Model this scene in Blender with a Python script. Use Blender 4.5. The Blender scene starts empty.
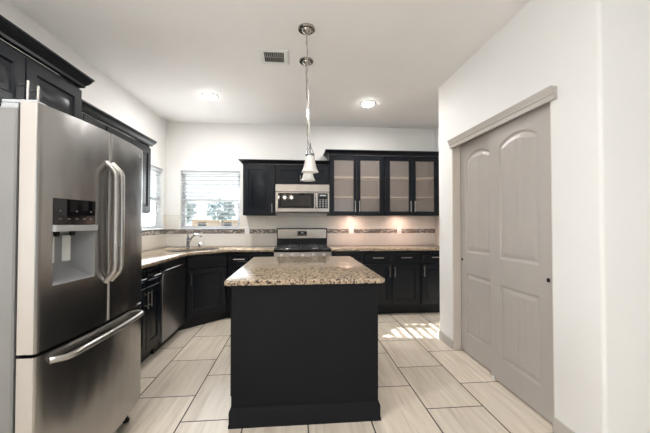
import bpy, bmesh, math, random
from mathutils import Vector, Matrix
random.seed(7)
PI = math.pi
SC = bpy.context.scene
COL = SC.collection

# ------------------------------------------------------------------ camera, world, sun, area lights, exposure
cam_d = bpy.data.cameras.new('camera')
cam = bpy.data.objects.new('camera', cam_d)
COL.objects.link(cam)
cam.location = (0, 0, 1.2763)
cam.rotation_euler = (PI/2 + 0.0175, 0, -0.0885)
cam_d.sensor_width = 36.0
cam_d.lens = 317.68/650*36.0
cam_d.clip_start = 0.02
cam_d.clip_end = 300
SC.camera = cam

SC.view_settings.view_transform = 'Standard'
SC.view_settings.look = 'None'
SC.view_settings.gamma = 1
SC.view_settings.exposure = 0.36
SC.view_settings.use_curve_mapping = False

world = bpy.data.worlds.new('world')
SC.world = world
world.use_nodes = True
wb = world.node_tree.nodes['Background']
wb.inputs[0].default_value = (0.86, 0.93, 1.0, 1)
wb.inputs[1].default_value = 1.5

def lamp(name, kind, loc, aim, power, color=(1, 1, 1), **kw):
    d = bpy.data.lights.new(name, kind)
    d.energy = power
    d.color = color
    for k, v in kw.items():
        setattr(d, k, v)
    o = bpy.data.objects.new(name, d)
    COL.objects.link(o)
    o.location = loc
    o.rotation_euler = Vector(aim).to_track_quat('-Z', 'Y').to_euler()
    return o

SUN_DIR = Vector((2.43, -0.38, -1.0))
lamp('sun', 'SUN', (-8, 6, 6), SUN_DIR, 26.0, (1.0, 0.97, 0.92), angle=0.006)
# added fill lamps, set in made-up windows behind the camera
lamp('fill_rear_window', 'AREA', (2.0, -4.42, 1.45), (-0.1, 1, 1.0), 10, (0.93, 0.97, 1.0), shape='RECTANGLE', size=1.4, size_y=1.7)
lamp('fill_rear_slider', 'AREA', (3.85, -4.42, 1.25), (-0.3, 1, 1.0), 6, (0.93, 0.97, 1.0), shape='RECTANGLE', size=1.8, size_y=2.1)
lamp('fill_left_window', 'AREA', (-1.90, -1.1, 1.5), (1, 0.25, 0.9), 84, (0.91, 0.96, 1.0), shape='RECTANGLE', size=1.9, size_y=1.6)
# daylight of the two kitchen windows
lamp('daylight_sink_window', 'AREA', (-1.29, 4.78, 1.62), (0.15, -1, 0.1), 5, (0.95, 0.98, 1.0), shape='RECTANGLE', size=0.8, size_y=0.8)
lamp('daylight_side_window', 'AREA', (-1.82, 4.36, 1.62), (1, -0.3, 0.1), 5, (0.95, 0.98, 1.0), shape='RECTANGLE', size=0.8, size_y=0.8)

# ------------------------------------------------------------------ dimensions (metres)
XL, D, XR, XP, ZC = -1.938, 4.894, 2.199, 1.5675, 2.769
YN, YO0, YO1, YC = 1.505, 1.826, 3.087, 3.400     # living wall, pantry opening, pantry corner
REAR, EAST = -4.5, 5.0

# ------------------------------------------------------------------ materials
def new_mat(name):
    m = bpy.data.materials.new(name)
    m.use_nodes = True
    nt = m.node_tree
    return m, nt, nt.nodes['Principled BSDF']

def N(nt, kind, **kw):
    n = nt.nodes.new(kind)
    for k, v in kw.items():
        setattr(n, k, v)
    return n

def paint(name, col, rough=0.5, var=0.03, scale=3.0, bump=0.0, bscale=200.0, metal=0.0, spec=0.5, coat=0.0):
    """painted / plain surface with a faint procedural variation"""
    m, nt, b = new_mat(name)
    tc = N(nt, 'ShaderNodeTexCoord')
    no = N(nt, 'ShaderNodeTexNoise')
    no.inputs['Scale'].default_value = scale
    no.inputs['Detail'].default_value = 4
    nt.links.new(tc.outputs['Object'], no.inputs['Vector'])
    r = N(nt, 'ShaderNodeValToRGB')
    r.color_ramp.elements[0].position = 0.3
    r.color_ramp.elements[1].position = 0.7
    r.color_ramp.elements[0].color = (*[max(0, c*(1-var)) for c in col], 1)
    r.color_ramp.elements[1].color = (*[min(1, c*(1+var)) for c in col], 1)
    nt.links.new(no.outputs['Fac'], r.inputs['Fac'])
    nt.links.new(r.outputs['Color'], b.inputs['Base Color'])
    b.inputs['Roughness'].default_value = rough
    b.inputs['Metallic'].default_value = metal
    b.inputs['Specular IOR Level'].default_value = spec
    b.inputs['Coat Weight'].default_value = coat
    if bump:
        n2 = N(nt, 'ShaderNodeTexNoise')
        n2.inputs['Scale'].default_value = bscale
        n2.inputs['Detail'].default_value = 3
        nt.links.new(tc.outputs['Object'], n2.inputs['Vector'])
        bp = N(nt, 'ShaderNodeBump')
        bp.inputs['Strength'].default_value = bump
        bp.inputs['Distance'].default_value = 0.002
        nt.links.new(n2.outputs['Fac'], bp.inputs['Height'])
        nt.links.new(bp.outputs['Normal'], b.inputs['Normal'])
    return m

def steel(name, col, rough, stretch=(60, 60, 1.5)):
    """brushed stainless steel: grain drawn out along one axis"""
    m, nt, b = new_mat(name)
    tc = N(nt, 'ShaderNodeTexCoord')
    mp = N(nt, 'ShaderNodeMapping')
    mp.inputs['Scale'].default_value = stretch
    no = N(nt, 'ShaderNodeTexNoise')
    no.inputs['Scale'].default_value = 4
    no.inputs['Detail'].default_value = 4
    nt.links.new(tc.outputs['Object'], mp.inputs['Vector'])
    nt.links.new(mp.outputs['Vector'], no.inputs['Vector'])
    mr = N(nt, 'ShaderNodeMapRange')
    mr.inputs['To Min'].default_value = rough*0.9
    mr.inputs['To Max'].default_value = rough*1.12
    nt.links.new(no.outputs['Fac'], mr.inputs['Value'])
    nt.links.new(mr.outputs['Result'], b.inputs['Roughness'])
    r = N(nt, 'ShaderNodeValToRGB')
    r.color_ramp.elements[0].color = (*[c*0.97 for c in col], 1)
    r.color_ramp.elements[1].color = (*[c*1.03 for c in col], 1)
    nt.links.new(no.outputs['Fac'], r.inputs['Fac'])
    nt.links.new(r.outputs['Color'], b.inputs['Base Color'])
    b.inputs['Metallic'].default_value = 1
    return m

def wavy(m, dist=0.012):
    nt = m.node_tree
    b = nt.nodes['Principled BSDF']
    tc = N(nt, 'ShaderNodeTexCoord')
    mp = N(nt, 'ShaderNodeMapping')
    mp.inputs['Scale'].default_value = (1, 5.0, 2.2)
    no = N(nt, 'ShaderNodeTexNoise')
    no.inputs['Scale'].default_value = 1.3
    no.inputs['Detail'].default_value = 1
    bp = N(nt, 'ShaderNodeBump')
    bp.inputs['Strength'].default_value = 1
    bp.inputs['Distance'].default_value = dist
    nt.links.new(tc.outputs['Object'], mp.inputs['Vector'])
    nt.links.new(mp.outputs['Vector'], no.inputs['Vector'])
    nt.links.new(no.outputs['Fac'], bp.inputs['Height'])
    nt.links.new(bp.outputs['Normal'], b.inputs['Normal'])
    return m

def granite_mat():
    m, nt, b = new_mat('granite')
    tc = N(nt, 'ShaderNodeTexCoord')
    n1 = N(nt, 'ShaderNodeTexNoise')
    n1.inputs['Scale'].default_value = 62
    n1.inputs['Detail'].default_value = 5
    n1.inputs['Roughness'].default_value = 0.7
    nt.links.new(tc.outputs['Object'], n1.inputs['Vector'])
    r1 = N(nt, 'ShaderNodeValToRGB')
    el = r1.color_ramp.elements
    el[0].position, el[0].color = 0.30, (0.03, 0.022, 0.018, 1)
    el[1].position, el[1].color = 0.72, (0.60, 0.52, 0.43, 1)
    for p, c in ((0.39, (0.10, 0.07, 0.05, 1)), (0.45, (0.34, 0.25, 0.17, 1)), (0.54, (0.46, 0.375, 0.28, 1)), (0.62, (0.40, 0.30, 0.20, 1))):
        e = el.new(p)
        e.color = c
    nt.links.new(n1.outputs['Fac'], r1.inputs['Fac'])
    v = N(nt, 'ShaderNodeTexVoronoi')
    v.inputs['Scale'].default_value = 110
    nt.links.new(tc.outputs['Object'], v.inputs['Vector'])
    r2 = N(nt, 'ShaderNodeValToRGB')
    r2.color_ramp.interpolation = 'CONSTANT'
    e2 = r2.color_ramp.elements
    e2[0].position, e2[0].color = 0.0, (0.018, 0.015, 0.014, 1)
    e2[1].position, e2[1].color = 0.16, (1, 1, 1, 1)
    e = e2.new(0.80)
    e.color = (1.35, 1.3, 1.2, 1)
    sp = N(nt, 'ShaderNodeSeparateColor')
    nt.links.new(v.outputs['Color'], sp.inputs['Color'])
    nt.links.new(sp.outputs['Red'], r2.inputs['Fac'])
    mx = N(nt, 'ShaderNodeMix', data_type='RGBA', blend_type='MULTIPLY')
    mx.inputs['Factor'].default_value = 0.85
    nt.links.new(r1.outputs['Color'], mx.inputs['A'])
    nt.links.new(r2.outputs['Color'], mx.inputs['B'])
    nt.links.new(mx.outputs['Result'], b.inputs['Base Color'])
    b.inputs['Roughness'].default_value = 0.14
    b.inputs['Specular IOR Level'].default_value = 0.32
    return m

def floor_mat():
    """12 x 24 style plank tiles laid lengthwise with half-tile offset, dark grout, streaked grain"""
    m, nt, b = new_mat('floor_tile')
    L = nt.links.new
    def M(op, a, bb=None, c=None):
        n = N(nt, 'ShaderNodeMath', operation=op)
        for i, v in enumerate((a, bb, c)):
            if v is None:
                continue
            if isinstance(v, (int, float)):
                n.inputs[i].default_value = v
            else:
                L(v, n.inputs[i])
        return n.outputs[0]
    tc = N(nt, 'ShaderNodeTexCoord')
    s = N(nt, 'ShaderNodeSeparateXYZ')
    L(tc.outputs['Object'], s.inputs[0])
    W, H = 0.406, 0.62
    u = M('DIVIDE', M('SUBTRACT', s.outputs['X'], 1.29), W)
    cu = M('FLOOR', u)
    par = M('MULTIPLY', M('FLOORED_MODULO', cu, 2.0), 0.5)
    v = M('ADD', M('DIVIDE', M('SUBTRACT', s.outputs['Y'], 2.434), H), par)
    cv = M('FLOOR', v)
    fu, fv = M('FRACT', u), M('FRACT', v)
    du = M('MULTIPLY', M('MINIMUM', fu, M('SUBTRACT', 1.0, fu)), W)
    dv = M('MULTIPLY', M('MINIMUM', fv, M('SUBTRACT', 1.0, fv)), H)
    dd = M('MINIMUM', du, dv)
    grout = M('LESS_THAN', dd, 0.0042)
    cid = N(nt, 'ShaderNodeCombineXYZ')
    L(cu, cid.inputs[0])
    L(cv, cid.inputs[1])
    wn = N(nt, 'ShaderNodeTexWhiteNoise', noise_dimensions='3D')
    L(cid.outputs[0], wn.inputs['Vector'])
    off = N(nt, 'ShaderNodeVectorMath', operation='SCALE')
    L(wn.outputs['Color'], off.inputs[0])
    off.inputs['Scale'].default_value = 30
    add = N(nt, 'ShaderNodeVectorMath', operation='ADD')
    L(tc.outputs['Object'], add.inputs[0])
    L(off.outputs[0], add.inputs[1])
    mp = N(nt, 'ShaderNodeMapping')
    mp.inputs['Scale'].default_value = (14, 0.9, 1)
    mp.inputs['Rotation'].default_value = (0, 0, 0.10)
    L(add.outputs[0], mp.inputs['Vector'])
    no = N(nt, 'ShaderNodeTexNoise')
    no.inputs['Scale'].default_value = 1.6
    no.inputs['Detail'].default_value = 6
    no.inputs['Roughness'].default_value = 0.6
    no.inputs['Distortion'].default_value = 0.6
    L(mp.outputs[0], no.inputs['Vector'])
    r = N(nt, 'ShaderNodeValToRGB')
    el = r.color_ramp.elements
    el[0].position, el[0].color = 0.25, (0.60, 0.51, 0.405, 1)
    el[1].position, el[1].color = 0.75, (0.85, 0.77, 0.665, 1)
    e = el.new(0.5)
    e.color = (0.76, 0.67, 0.56, 1)
    L(no.outputs['Fac'], r.inputs['Fac'])
    tint = N(nt, 'ShaderNodeMix', data_type='RGBA', blend_type='MULTIPLY')
    tint.inputs['Factor'].default_value = 1
    L(r.outputs['Color'], tint.inputs['A'])
    tv = M('MULTIPLY_ADD', wn.outputs['Value'], 0.14, 0.90)
    tcmb = N(nt, 'ShaderNodeCombineColor')
    for i in range(3):
        L(tv, tcmb.inputs[i])
    L(tcmb.outputs[0], tint.inputs['B'])
    mix = N(nt, 'ShaderNodeMix', data_type='RGBA')
    L(grout, mix.inputs['Factor'])
    L(tint.outputs['Result'], mix.inputs['A'])
    mix.inputs['B'].default_value = (0.03, 0.022, 0.017, 1)
    L(mix.outputs['Result'], b.inputs['Base Color'])
    L(M('MULTIPLY_ADD', grout, 0.5, 0.27), b.inputs['Roughness'])
    bp = N(nt, 'ShaderNodeBump')
    bp.inputs['Strength'].default_value = 0.5
    bp.inputs['Distance'].default_value = 0.002
    L(M('MINIMUM', M('MULTIPLY', dd, 200.0), 1.0), bp.inputs['Height'])
    L(bp.outputs['Normal'], b.inputs['Normal'])
    return m

def brick_mat(name, c1, c2, cm, w, h, mortar, rough, axis, many=None):
    """rows of small tiles on an upright wall; axis is the wall's running axis"""
    m, nt, b = new_mat(name)
    L = nt.links.new
    tc = N(nt, 'ShaderNodeTexCoord')
    s = N(nt, 'ShaderNodeSeparateXYZ')
    L(tc.outputs['Object'], s.inputs[0])
    c = N(nt, 'ShaderNodeCombineXYZ')
    L(s.outputs[axis], c.inputs[0])
    L(s.outputs['Z'], c.inputs[1])
    br = N(nt, 'ShaderNodeTexBrick')
    br.inputs['Scale'].default_value = 1
    br.inputs['Brick Width'].default_value = w
    br.inputs['Row Height'].default_value = h
    br.inputs['Mortar Size'].default_value = mortar
    br.inputs['Mortar Smooth'].default_value = 0.1
    br.inputs['Color1'].default_value = (*c1, 1)
    br.inputs['Color2'].default_value = (*c2, 1)
    br.inputs['Mortar'].default_value = (*cm, 1)
    L(c.outputs[0], br.inputs['Vector'])
    out = br.outputs['Color']
    if many:
        br.inputs['Color1'].default_value = (0, 0, 0, 1)
        br.inputs['Color2'].default_value = (1, 1, 1, 1)
        br.inputs['Mortar'].default_value = (0, 0, 0, 1)
        r = N(nt, 'ShaderNodeValToRGB')
        r.color_ramp.interpolation = 'CONSTANT'
        e = r.color_ramp.elements
        e[0].color = (*many[0], 1)
        e[1].position = 1/len(many)
        e[1].color = (*many[1], 1)
        for i in range(2, len(many)):
            q = e.new(i/len(many))
            q.color = (*many[i], 1)
        L(br.outputs['Color'], r.inputs['Fac'])
        mx = N(nt, 'ShaderNodeMix', data_type='RGBA')
        L(br.outputs['Fac'], mx.inputs['Factor'])
        L(r.outputs['Color'], mx.inputs['A'])
        mx.inputs['B'].default_value = (*cm, 1)
        out = mx.outputs['Result']
    L(out, b.inputs['Base Color'])
    b.inputs['Roughness'].default_value = rough
    bp = N(nt, 'ShaderNodeBump', invert=True)
    bp.inputs['Strength'].default_value = 0.3
    bp.inputs['Distance'].default_value = 0.002
    L(br.outputs['Fac'], bp.inputs['Height'])
    L(bp.outputs['Normal'], b.inputs['Normal'])
    return m

def pane_mat(name, clear, tint=(1, 1, 1), veil=(0.8, 0.8, 0.8), gloss=0.08, rough=0.02, scale=0):
    """thin pane: part clear, part milky, a little mirror"""
    m, nt, b = new_mat(name)
    L = nt.links.new
    out = nt.nodes['Material Output']
    tr = N(nt, 'ShaderNodeBsdfTransparent')
    tr.inputs[0].default_value = (*tint, 1)
    b.inputs['Base Color'].default_value = (*veil, 1)
    b.inputs['Roughness'].default_value = 0.5
    b.inputs['Specular IOR Level'].default_value = 0.2
    mx = N(nt, 'ShaderNodeMixShader')
    mx.inputs[0].default_value = clear
    if scale:
        tc = N(nt, 'ShaderNodeTexCoord')
        no = N(nt, 'ShaderNodeTexVoronoi')
        no.inputs['Scale'].default_value = scale
        L(tc.outputs['Object'], no.inputs['Vector'])
        mr = N(nt, 'ShaderNodeMapRange')
        mr.inputs['From Max'].default_value = 0.8
        mr.inputs['To Min'].default_value = clear-0.10
        mr.inputs['To Max'].default_value = clear+0.10
        L(no.outputs['Distance'], mr.inputs['Value'])
        L(mr.outputs['Result'], mx.inputs[0])
    L(b.outputs[0], mx.inputs[1])
    L(tr.outputs[0], mx.inputs[2])
    gl = N(nt, 'ShaderNodeBsdfGlossy')
    gl.inputs['Roughness'].default_value = rough
    m2 = N(nt, 'ShaderNodeMixShader')
    m2.inputs[0].default_value = gloss
    L(mx.outputs[0], m2.inputs[1])
    L(gl.outputs[0], m2.inputs[2])
    L(m2.outputs[0], out.inputs['Surface'])
    return m

def glow(name, col, strength):
    m, nt, b = new_mat(name)
    b.inputs['Base Color'].default_value = (*col, 1)
    b.inputs['Emission Color'].default_value = (*col, 1)
    b.inputs['Emission Strength'].default_value = strength
    return m

M_WALL = paint('wall_paint', (0.80, 0.788, 0.766), 0.6, 0.015, 2.0, 0.25, 260)
M_CEIL = paint('ceiling_paint', (0.87, 0.855, 0.84), 0.7, 0.02, 2.0, 0.4, 160)
M_TRIM = paint('greige_trim_paint', (0.47, 0.435, 0.395), 0.4, 0.02, 4.0)
M_DOOR = paint('greige_door_paint', (0.425, 0.39, 0.358), 0.36, 0.02, 5.0)
M_JAMB = paint('jamb_paint', (0.66, 0.60, 0.53), 0.5, 0.02, 4.0)
M_CAB = paint('black_cabinet_paint', (0.0052, 0.0068, 0.0100), 0.30, 0.25, 6.0, spec=0.22)
M_CABIN = paint('cabinet_interior', (0.50, 0.43, 0.37), 0.5, 0.03, 6.0)
M_SHELF = paint('maple_shelf', (0.85, 0.73, 0.56), 0.45, 0.05, 9.0)
M_ISLE = paint('island_black_paint', (0.0058, 0.0062, 0.0076), 0.6, 0.15, 3.0, 0.15, 90, spec=0.2)
M_DARK = paint('black_plastic', (0.008, 0.008, 0.009), 0.4, 0.1, spec=0.25)
M_IRON = paint('cast_iron', (0.045, 0.048, 0.055), 0.28, 0.2, 60)
M_BGLASS = paint('black_glass', (0.006, 0.006, 0.007), 0.03, 0.1)
M_CANOPY = steel('canopy_nickel', (0.40, 0.38, 0.35), 0.2, (40, 40, 40))
M_LOUVRE = paint('vent_louvre', (0.26, 0.25, 0.235), 0.5, 0.05)
M_ENAMEL = paint('black_enamel', (0.006, 0.006, 0.007), 0.25, 0.1, spec=0.22)
M_FAUCET = steel('faucet_nickel', (0.26, 0.26, 0.27), 0.22, (40, 40, 40))
M_NICKEL = steel('brushed_nickel', (0.42, 0.40, 0.375), 0.28, (40, 40, 40))
M_CHROME = steel('chrome', (0.75, 0.75, 0.76), 0.10, (5, 5, 5))
M_STEEL = wavy(steel('stainless_steel', (0.39, 0.38, 0.37), 0.25), 0.005)
M_STEELH = steel('stainless_steel_horizontal', (0.40, 0.365, 0.33), 0.26, (1.5, 60, 60))
M_SIDE = paint('fridge_side_grey', (0.25, 0.242, 0.235), 0.45, 0.03, 5.0, 0.1, 300)
M_DOORSIDE = paint('fridge_door_edge', (0.50, 0.455, 0.41), 0.4, 0.02)
M_GREYPL = paint('grey_plastic', (0.42, 0.43, 0.44), 0.35, 0.03)
M_RECESS = paint('dispenser_grey', (0.24, 0.245, 0.255), 0.3, 0.03)
M_MARK = paint('panel_marking', (0.10, 0.10, 0.10), 0.4, 0.03)
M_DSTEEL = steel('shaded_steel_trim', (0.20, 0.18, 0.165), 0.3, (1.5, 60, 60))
M_WHITE = paint('white_plastic', (0.82, 0.82, 0.80), 0.4, 0.02)
M_BLIND = paint('white_blind', (0.58, 0.61, 0.65), 0.5, 0.01)
M_FRAME = paint('white_vinyl', (0.82, 0.83, 0.84), 0.4, 0.01)
M_GRAN = granite_mat()
M_FLOOR = floor_mat()
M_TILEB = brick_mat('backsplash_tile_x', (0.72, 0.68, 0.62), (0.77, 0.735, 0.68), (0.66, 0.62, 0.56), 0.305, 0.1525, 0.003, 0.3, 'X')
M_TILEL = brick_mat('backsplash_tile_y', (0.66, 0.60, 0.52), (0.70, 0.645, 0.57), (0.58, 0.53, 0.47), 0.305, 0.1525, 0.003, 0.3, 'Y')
MOS = [(0.05, 0.034, 0.025), (0.24, 0.18, 0.13), (0.09, 0.08, 0.08), (0.50, 0.44, 0.38), (0.11, 0.07, 0.045), (0.30, 0.28, 0.27), (0.04, 0.036, 0.036)]
M_MOSB = brick_mat('mosaic_x', (0, 0, 0), (1, 1, 1), (0.50, 0.46, 0.41), 0.034, 0.0165, 0.0016, 0.2, 'X', MOS)
M_MOSL = brick_mat('mosaic_y', (0, 0, 0), (1, 1, 1), (0.50, 0.46, 0.41), 0.034, 0.0165, 0.0016, 0.2, 'Y', MOS)
M_PANE = pane_mat('window_glass', 0.97, (0.97, 0.99, 1.0), (0.8, 0.85, 0.9), 0.05)
M_SEED = pane_mat('seeded_cabinet_glass', 0.76, (0.95, 0.93, 0.92), (0.40, 0.36, 0.34), 0.03, 0.15, 130)
M_MWGLASS = paint('microwave_dark_glass', (0.022, 0.020, 0.019), 0.035, 0.1)
M_SHADE = pane_mat('frosted_shade_glass', 0.25, (0.98, 0.97, 0.95), (0.86, 0.85, 0.82), 0.06, 0.15)
M_LENS = glow('can_light_lens', (1.0, 0.98, 0.95), 60.0)
M_PUCK = glow('puck_light_lens', (1.0, 0.80, 0.62), 5.0)
M_BULB = glow('warm_bulb', (1.0, 0.72, 0.42), 26.0)
M_PBULB = glow('pendant_bulb', (1.0, 0.93, 0.84), 1.5)
M_SINK = steel('sink_steel', (0.40, 0.40, 0.40), 0.3, (20, 20, 20))
M_GRASS = paint('dry_lawn', (0.30, 0.29, 0.20), 0.9, 0.25, 1.2)
M_PEACH = paint('peach_brick', (0.62, 0.44, 0.32), 0.8, 0.06, 4)
M_ROOF = paint('blue_grey_shingle', (0.32, 0.40, 0.50), 0.8, 0.12, 4)
M_LEAF = paint('pale_leaves', (0.34, 0.40, 0.44), 0.8, 0.3, 3)
M_BARK = paint('bark', (0.16, 0.12, 0.09), 0.9, 0.3, 8)

# ------------------------------------------------------------------ mesh helpers
def box(bm, x0, x1, y0, y1, z0, z1, bev=0.0, seg=1):
    r = bmesh.ops.create_cube(bm, size=1)
    vs = r['verts']
    for v in vs:
        v.co = Vector(((x0+x1)/2 + v.co.x*(x1-x0), (y0+y1)/2 + v.co.y*(y1-y0), (z0+z1)/2 + v.co.z*(z1-z0)))
    if bev > 0:
        es = list({e for v in vs for e in v.link_edges})
        bmesh.ops.bevel(bm, geom=es, offset=bev, segments=seg, profile=0.5, affect='EDGES')

def tube(bm, pts, rad, seg=10, cap=True):
    pts = [Vector(p) for p in pts]
    n = len(pts)
    rs = rad if isinstance(rad, (list, tuple)) else [rad]*n
    rings = []
    prev = None
    for i, p in enumerate(pts):
        t = (pts[min(i+1, n-1)] - pts[max(i-1, 0)]).normalized()
        if prev is None:
            a = Vector((0, 0, 1)) if abs(t.z) < 0.9 else Vector((1, 0, 0))
            u = t.cross(a).normalized()
        else:
            u = (prev - t*prev.dot(t)).normalized()
        prev = u
        w = t.cross(u)
        rings.append([bm.verts.new(p + (u*math.cos(2*PI*k/seg) + w*math.sin(2*PI*k/seg))*rs[i]) for k in range(seg)])
    for a, b in zip(rings, rings[1:]):
        for k in range(seg):
            bm.faces.new((a[k], a[(k+1) % seg], b[(k+1) % seg], b[k]))
    if cap:
        bm.faces.new(rings[0][::-1])
        bm.faces.new(rings[-1])

def lathe(bm, prof, seg=24, c=(0, 0, 0), squash=None):
    rings = []
    for r, z in prof:
        if r < 1e-6:
            rings.append([bm.verts.new((c[0], c[1], c[2]+z))])
        else:
            rings.append([bm.verts.new((c[0]+r*math.cos(2*PI*k/seg), c[1]+r*math.sin(2*PI*k/seg), c[2]+z)) for k in range(seg)])
    for a, b in zip(rings, rings[1:]):
        for k in range(seg):
            k2 = (k+1) % seg
            if len(a) == 1 and len(b) == 1:
                continue
            if len(a) == 1:
                bm.faces.new((a[0], b[k2], b[k]))
            elif len(b) == 1:
                bm.faces.new((a[k], a[k2], b[0]))
            else:
                bm.faces.new((a[k], a[k2], b[k2], b[k]))

def prism(bm, poly, z0, z1, bev=0.0):
    """polygon in XY pulled up from z0 to z1"""
    a = [bm.verts.new((x, y, z0)) for x, y in poly]
    b = [bm.verts.new((x, y, z1)) for x, y in poly]
    n = len(poly)
    bot = bm.faces.new(a[::-1])
    top = bm.faces.new(b)
    for i in range(n):
        bm.faces.new((a[i], a[(i+1) % n], b[(i+1) % n], b[i]))
    if bev:
        bmesh.ops.recalc_face_normals(bm, faces=bm.faces[:])
        bmesh.ops.bevel(bm, geom=list(top.edges)+list(bot.edges), offset=bev, segments=2, profile=0.5, affect='EDGES')

def sweep(bm, path, prof):
    """moulding: profile (offset outwards, z) carried along an open XY path with mitred corners; outwards = left side of travel"""
    P = [Vector((x, y)) for x, y in path]
    rings = []
    for i, p in enumerate(P):
        dirs = []
        if i > 0:
            dirs.append((P[i]-P[i-1]).normalized())
        if i < len(P)-1:
            dirs.append((P[i+1]-P[i]).normalized())
        ns = [Vector((-d.y, d.x)) for d in dirs]
        nn = ns[0] if len(ns) == 1 else (ns[0]+ns[1])/(1+ns[0].dot(ns[1]))
        rings.append([bm.verts.new((p.x+nn.x*o, p.y+nn.y*o, z)) for o, z in prof])
    m = len(prof)
    for a, b in zip(rings, rings[1:]):
        for k in range(m):
            bm.faces.new((a[k], a[(k+1) % m], b[(k+1) % m], b[k]))
    bm.faces.new(rings[0][::-1])
    bm.faces.new(rings[-1])

def obj(name, bm, mat, parent=None, loc=None, rot=None, label=None, sharp=35, recalc=True):
    if recalc:
        bmesh.ops.recalc_face_normals(bm, faces=bm.faces[:])
    me = bpy.data.meshes.new(name)
    bm.to_mesh(me)
    bm.free()
    if mat:
        me.materials.append(mat)
    for p in me.polygons:
        p.use_smooth = True
    me.set_sharp_from_angle(angle=math.radians(sharp))
    o = bpy.data.objects.new(name, me)
    COL.objects.link(o)
    if parent:
        o.parent = parent
    if loc:
        o.location = loc
    if rot:
        o.rotation_euler = rot
    if label:
        o['label'] = label
    return o

def B():
    return bmesh.new()

def bx(name, dims, mat, parent=None, bev=0.0, label=None, seg=1):
    bm = B()
    box(bm, *dims, bev, seg)
    return obj(name, bm, mat, parent, label=label)

def tag(o, label, cat, group=None):
    o['label'] = label
    o['category'] = cat
    if group:
        o['group'] = group
    return o

def thing(name, label, cat, loc=(0, 0, 0), rz=0.0, group=None):
    o = bpy.data.objects.new(name, None)
    o.empty_display_size = 0.1
    COL.objects.link(o)
    o.location = loc
    o.rotation_euler = (0, 0, rz)
    return tag(o, label, cat, group)

def struct(name, bm, mat, parent=None, sharp=35):
    o = obj(name, bm, mat, parent, sharp=sharp)
    o['kind'] = 'structure'
    return o

def copy_tree(o, parent=None):
    c = o.copy()
    COL.objects.link(c)
    if parent:
        c.parent = parent
    for ch in list(o.children):
        copy_tree(ch, c)
    return c

# ------------------------------------------------------------------ structure
bm = B()
box(bm, XL-0.15, EAST+0.15, REAR-0.15, D+0.15, -0.10, 0.0)
struct('floor', bm, M_FLOOR)
bm = B()
box(bm, XL-0.15, EAST+0.15, REAR-0.15, D+0.15, ZC, ZC+0.1)
struct('ceiling', bm, M_CEIL)

WB = (-1.728, -0.856, 1.17, 2.045)      # sink window: x0 x1 z0 z1
WL = (3.90, 4.81, 1.17, 2.045)          # side window: y0 y1 z0 z1

def wall_cells(bm, u0, u1, holes, put):
    us = sorted({u0, u1, *[h[0] for h in holes], *[h[1] for h in holes]})
    zs = sorted({0.0, ZC, *[h[2] for h in holes], *[h[3] for h in holes]})
    for a, b in zip(us, us[1:]):
        for c, d in zip(zs, zs[1:]):
            if any(h[0] <= a and b <= h[1] and h[2] <= c and d <= h[3] for h in holes):
                continue
            put(a, b, c, d)

bm = B()
wall_cells(bm, XL-0.15, XR+0.12, [WB], lambda a, b, c, d: box(bm, a, b, D, D+0.15, c, d))
struct('wall_back', bm, M_WALL)
LW = (-2.1, -0.1, 0.7, 2.3)
bm = B()
wall_cells(bm, REAR, D, [WL, LW], lambda a, b, c, d: box(bm, XL-0.15, XL, a, b, c, d))
struct('wall_left', bm, M_WALL)
RW = [(1.3, 2.7, 0.6, 2.3), (2.95, 4.75, 0.05, 2.3)]
bm = B()
wall_cells(bm, XL-0.15, EAST+0.15, RW, lambda a, b, c, d: box(bm, a, b, REAR-0.15, REAR, c, d))
struct('wall_rear', bm, M_WALL)
bm = B()
box(bm, EAST, EAST+0.15, REAR, YN+0.12, 0, ZC)
struct('wall_east', bm, M_WALL)
bm = B()
box(bm, XR, XR+0.12, YC-0.12, D, 0, ZC)
struct('wall_right', bm, M_WALL)

def rounded(corner, a, b, r=0.02, n=5):
    """points rounding a corner coming from a, leaving to b"""
    c, pa, pb = Vector(corner), Vector(a), Vector(b)
    d1, d2 = (pa-c).normalized(), (pb-c).normalized()
    o = c + d1*r + d2*r
    out = []
    for i in range(n+1):
        t = PI/2*i/n
        p = o - d2*r*math.cos(t) - d1*r*math.sin(t)
        out.append((p.x, p.y))
    return out
bm = B()
near = [(XP, YO0)] + rounded((XP, YN), (XP, YO0), (EAST, YN)) + [(EAST, YN), (EAST, YN+0.12), (XP+0.12, YN+0.12), (XP+0.12, YO0)]
prism(bm, near, 0, ZC)
far = [(XP, YO1), (XP+0.12, YO1), (XP+0.12, YC-0.12), (XR, YC-0.12), (XR, YC)] + rounded((XP, YC), (XR, YC), (XP, YO1))
prism(bm, far, 0, ZC)
box(bm, XP, XP+0.12, YO0, YO1, 2.10, ZC)
box(bm, XR+0.0, XR+0.12, YN+0.12, YC-0.12, 0, ZC)          # closet back
struct('wall_pantry', bm, M_WALL)

# jamb lining of the pantry opening, header moulding over it, baseboards
bm = B()
box(bm, XP-0.002, XP+0.12, YO1-0.018, YO1, 0, 2.10)
box(bm, XP-0.002, XP+0.12, YO0, YO0+0.004, 0, 2.10)
box(bm, XP-0.002, XP+0.12, YO0, YO1, 2.085, 2.10)
struct('trim_1', bm, M_JAMB)
bm = B()
prof = [(0, 2.022), (0.020, 2.022), (0.022, 2.050), (0.030, 2.058), (0.032, 2.072), (0.044, 2.092), (0.046, 2.100), (0, 2.100)]
sweep(bm, [(XP, 3.095), (XP, 1.775)], [(-o, z) for o, z in prof])
struct('trim_2', bm, M_TRIM)
bp = [(0, 0), (0.014, 0), (0.014, 0.062), (0.009, 0.072), (0.006, 0.085), (0, 0.088)]
bm = B()
sweep(bm, [(XP, YO0-0.001), (XP, YN), (EAST, YN)], bp[::-1] and [(-o, z) for o, z in bp])
struct('baseboard_front', bm, M_TRIM)
bm = B()
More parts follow.
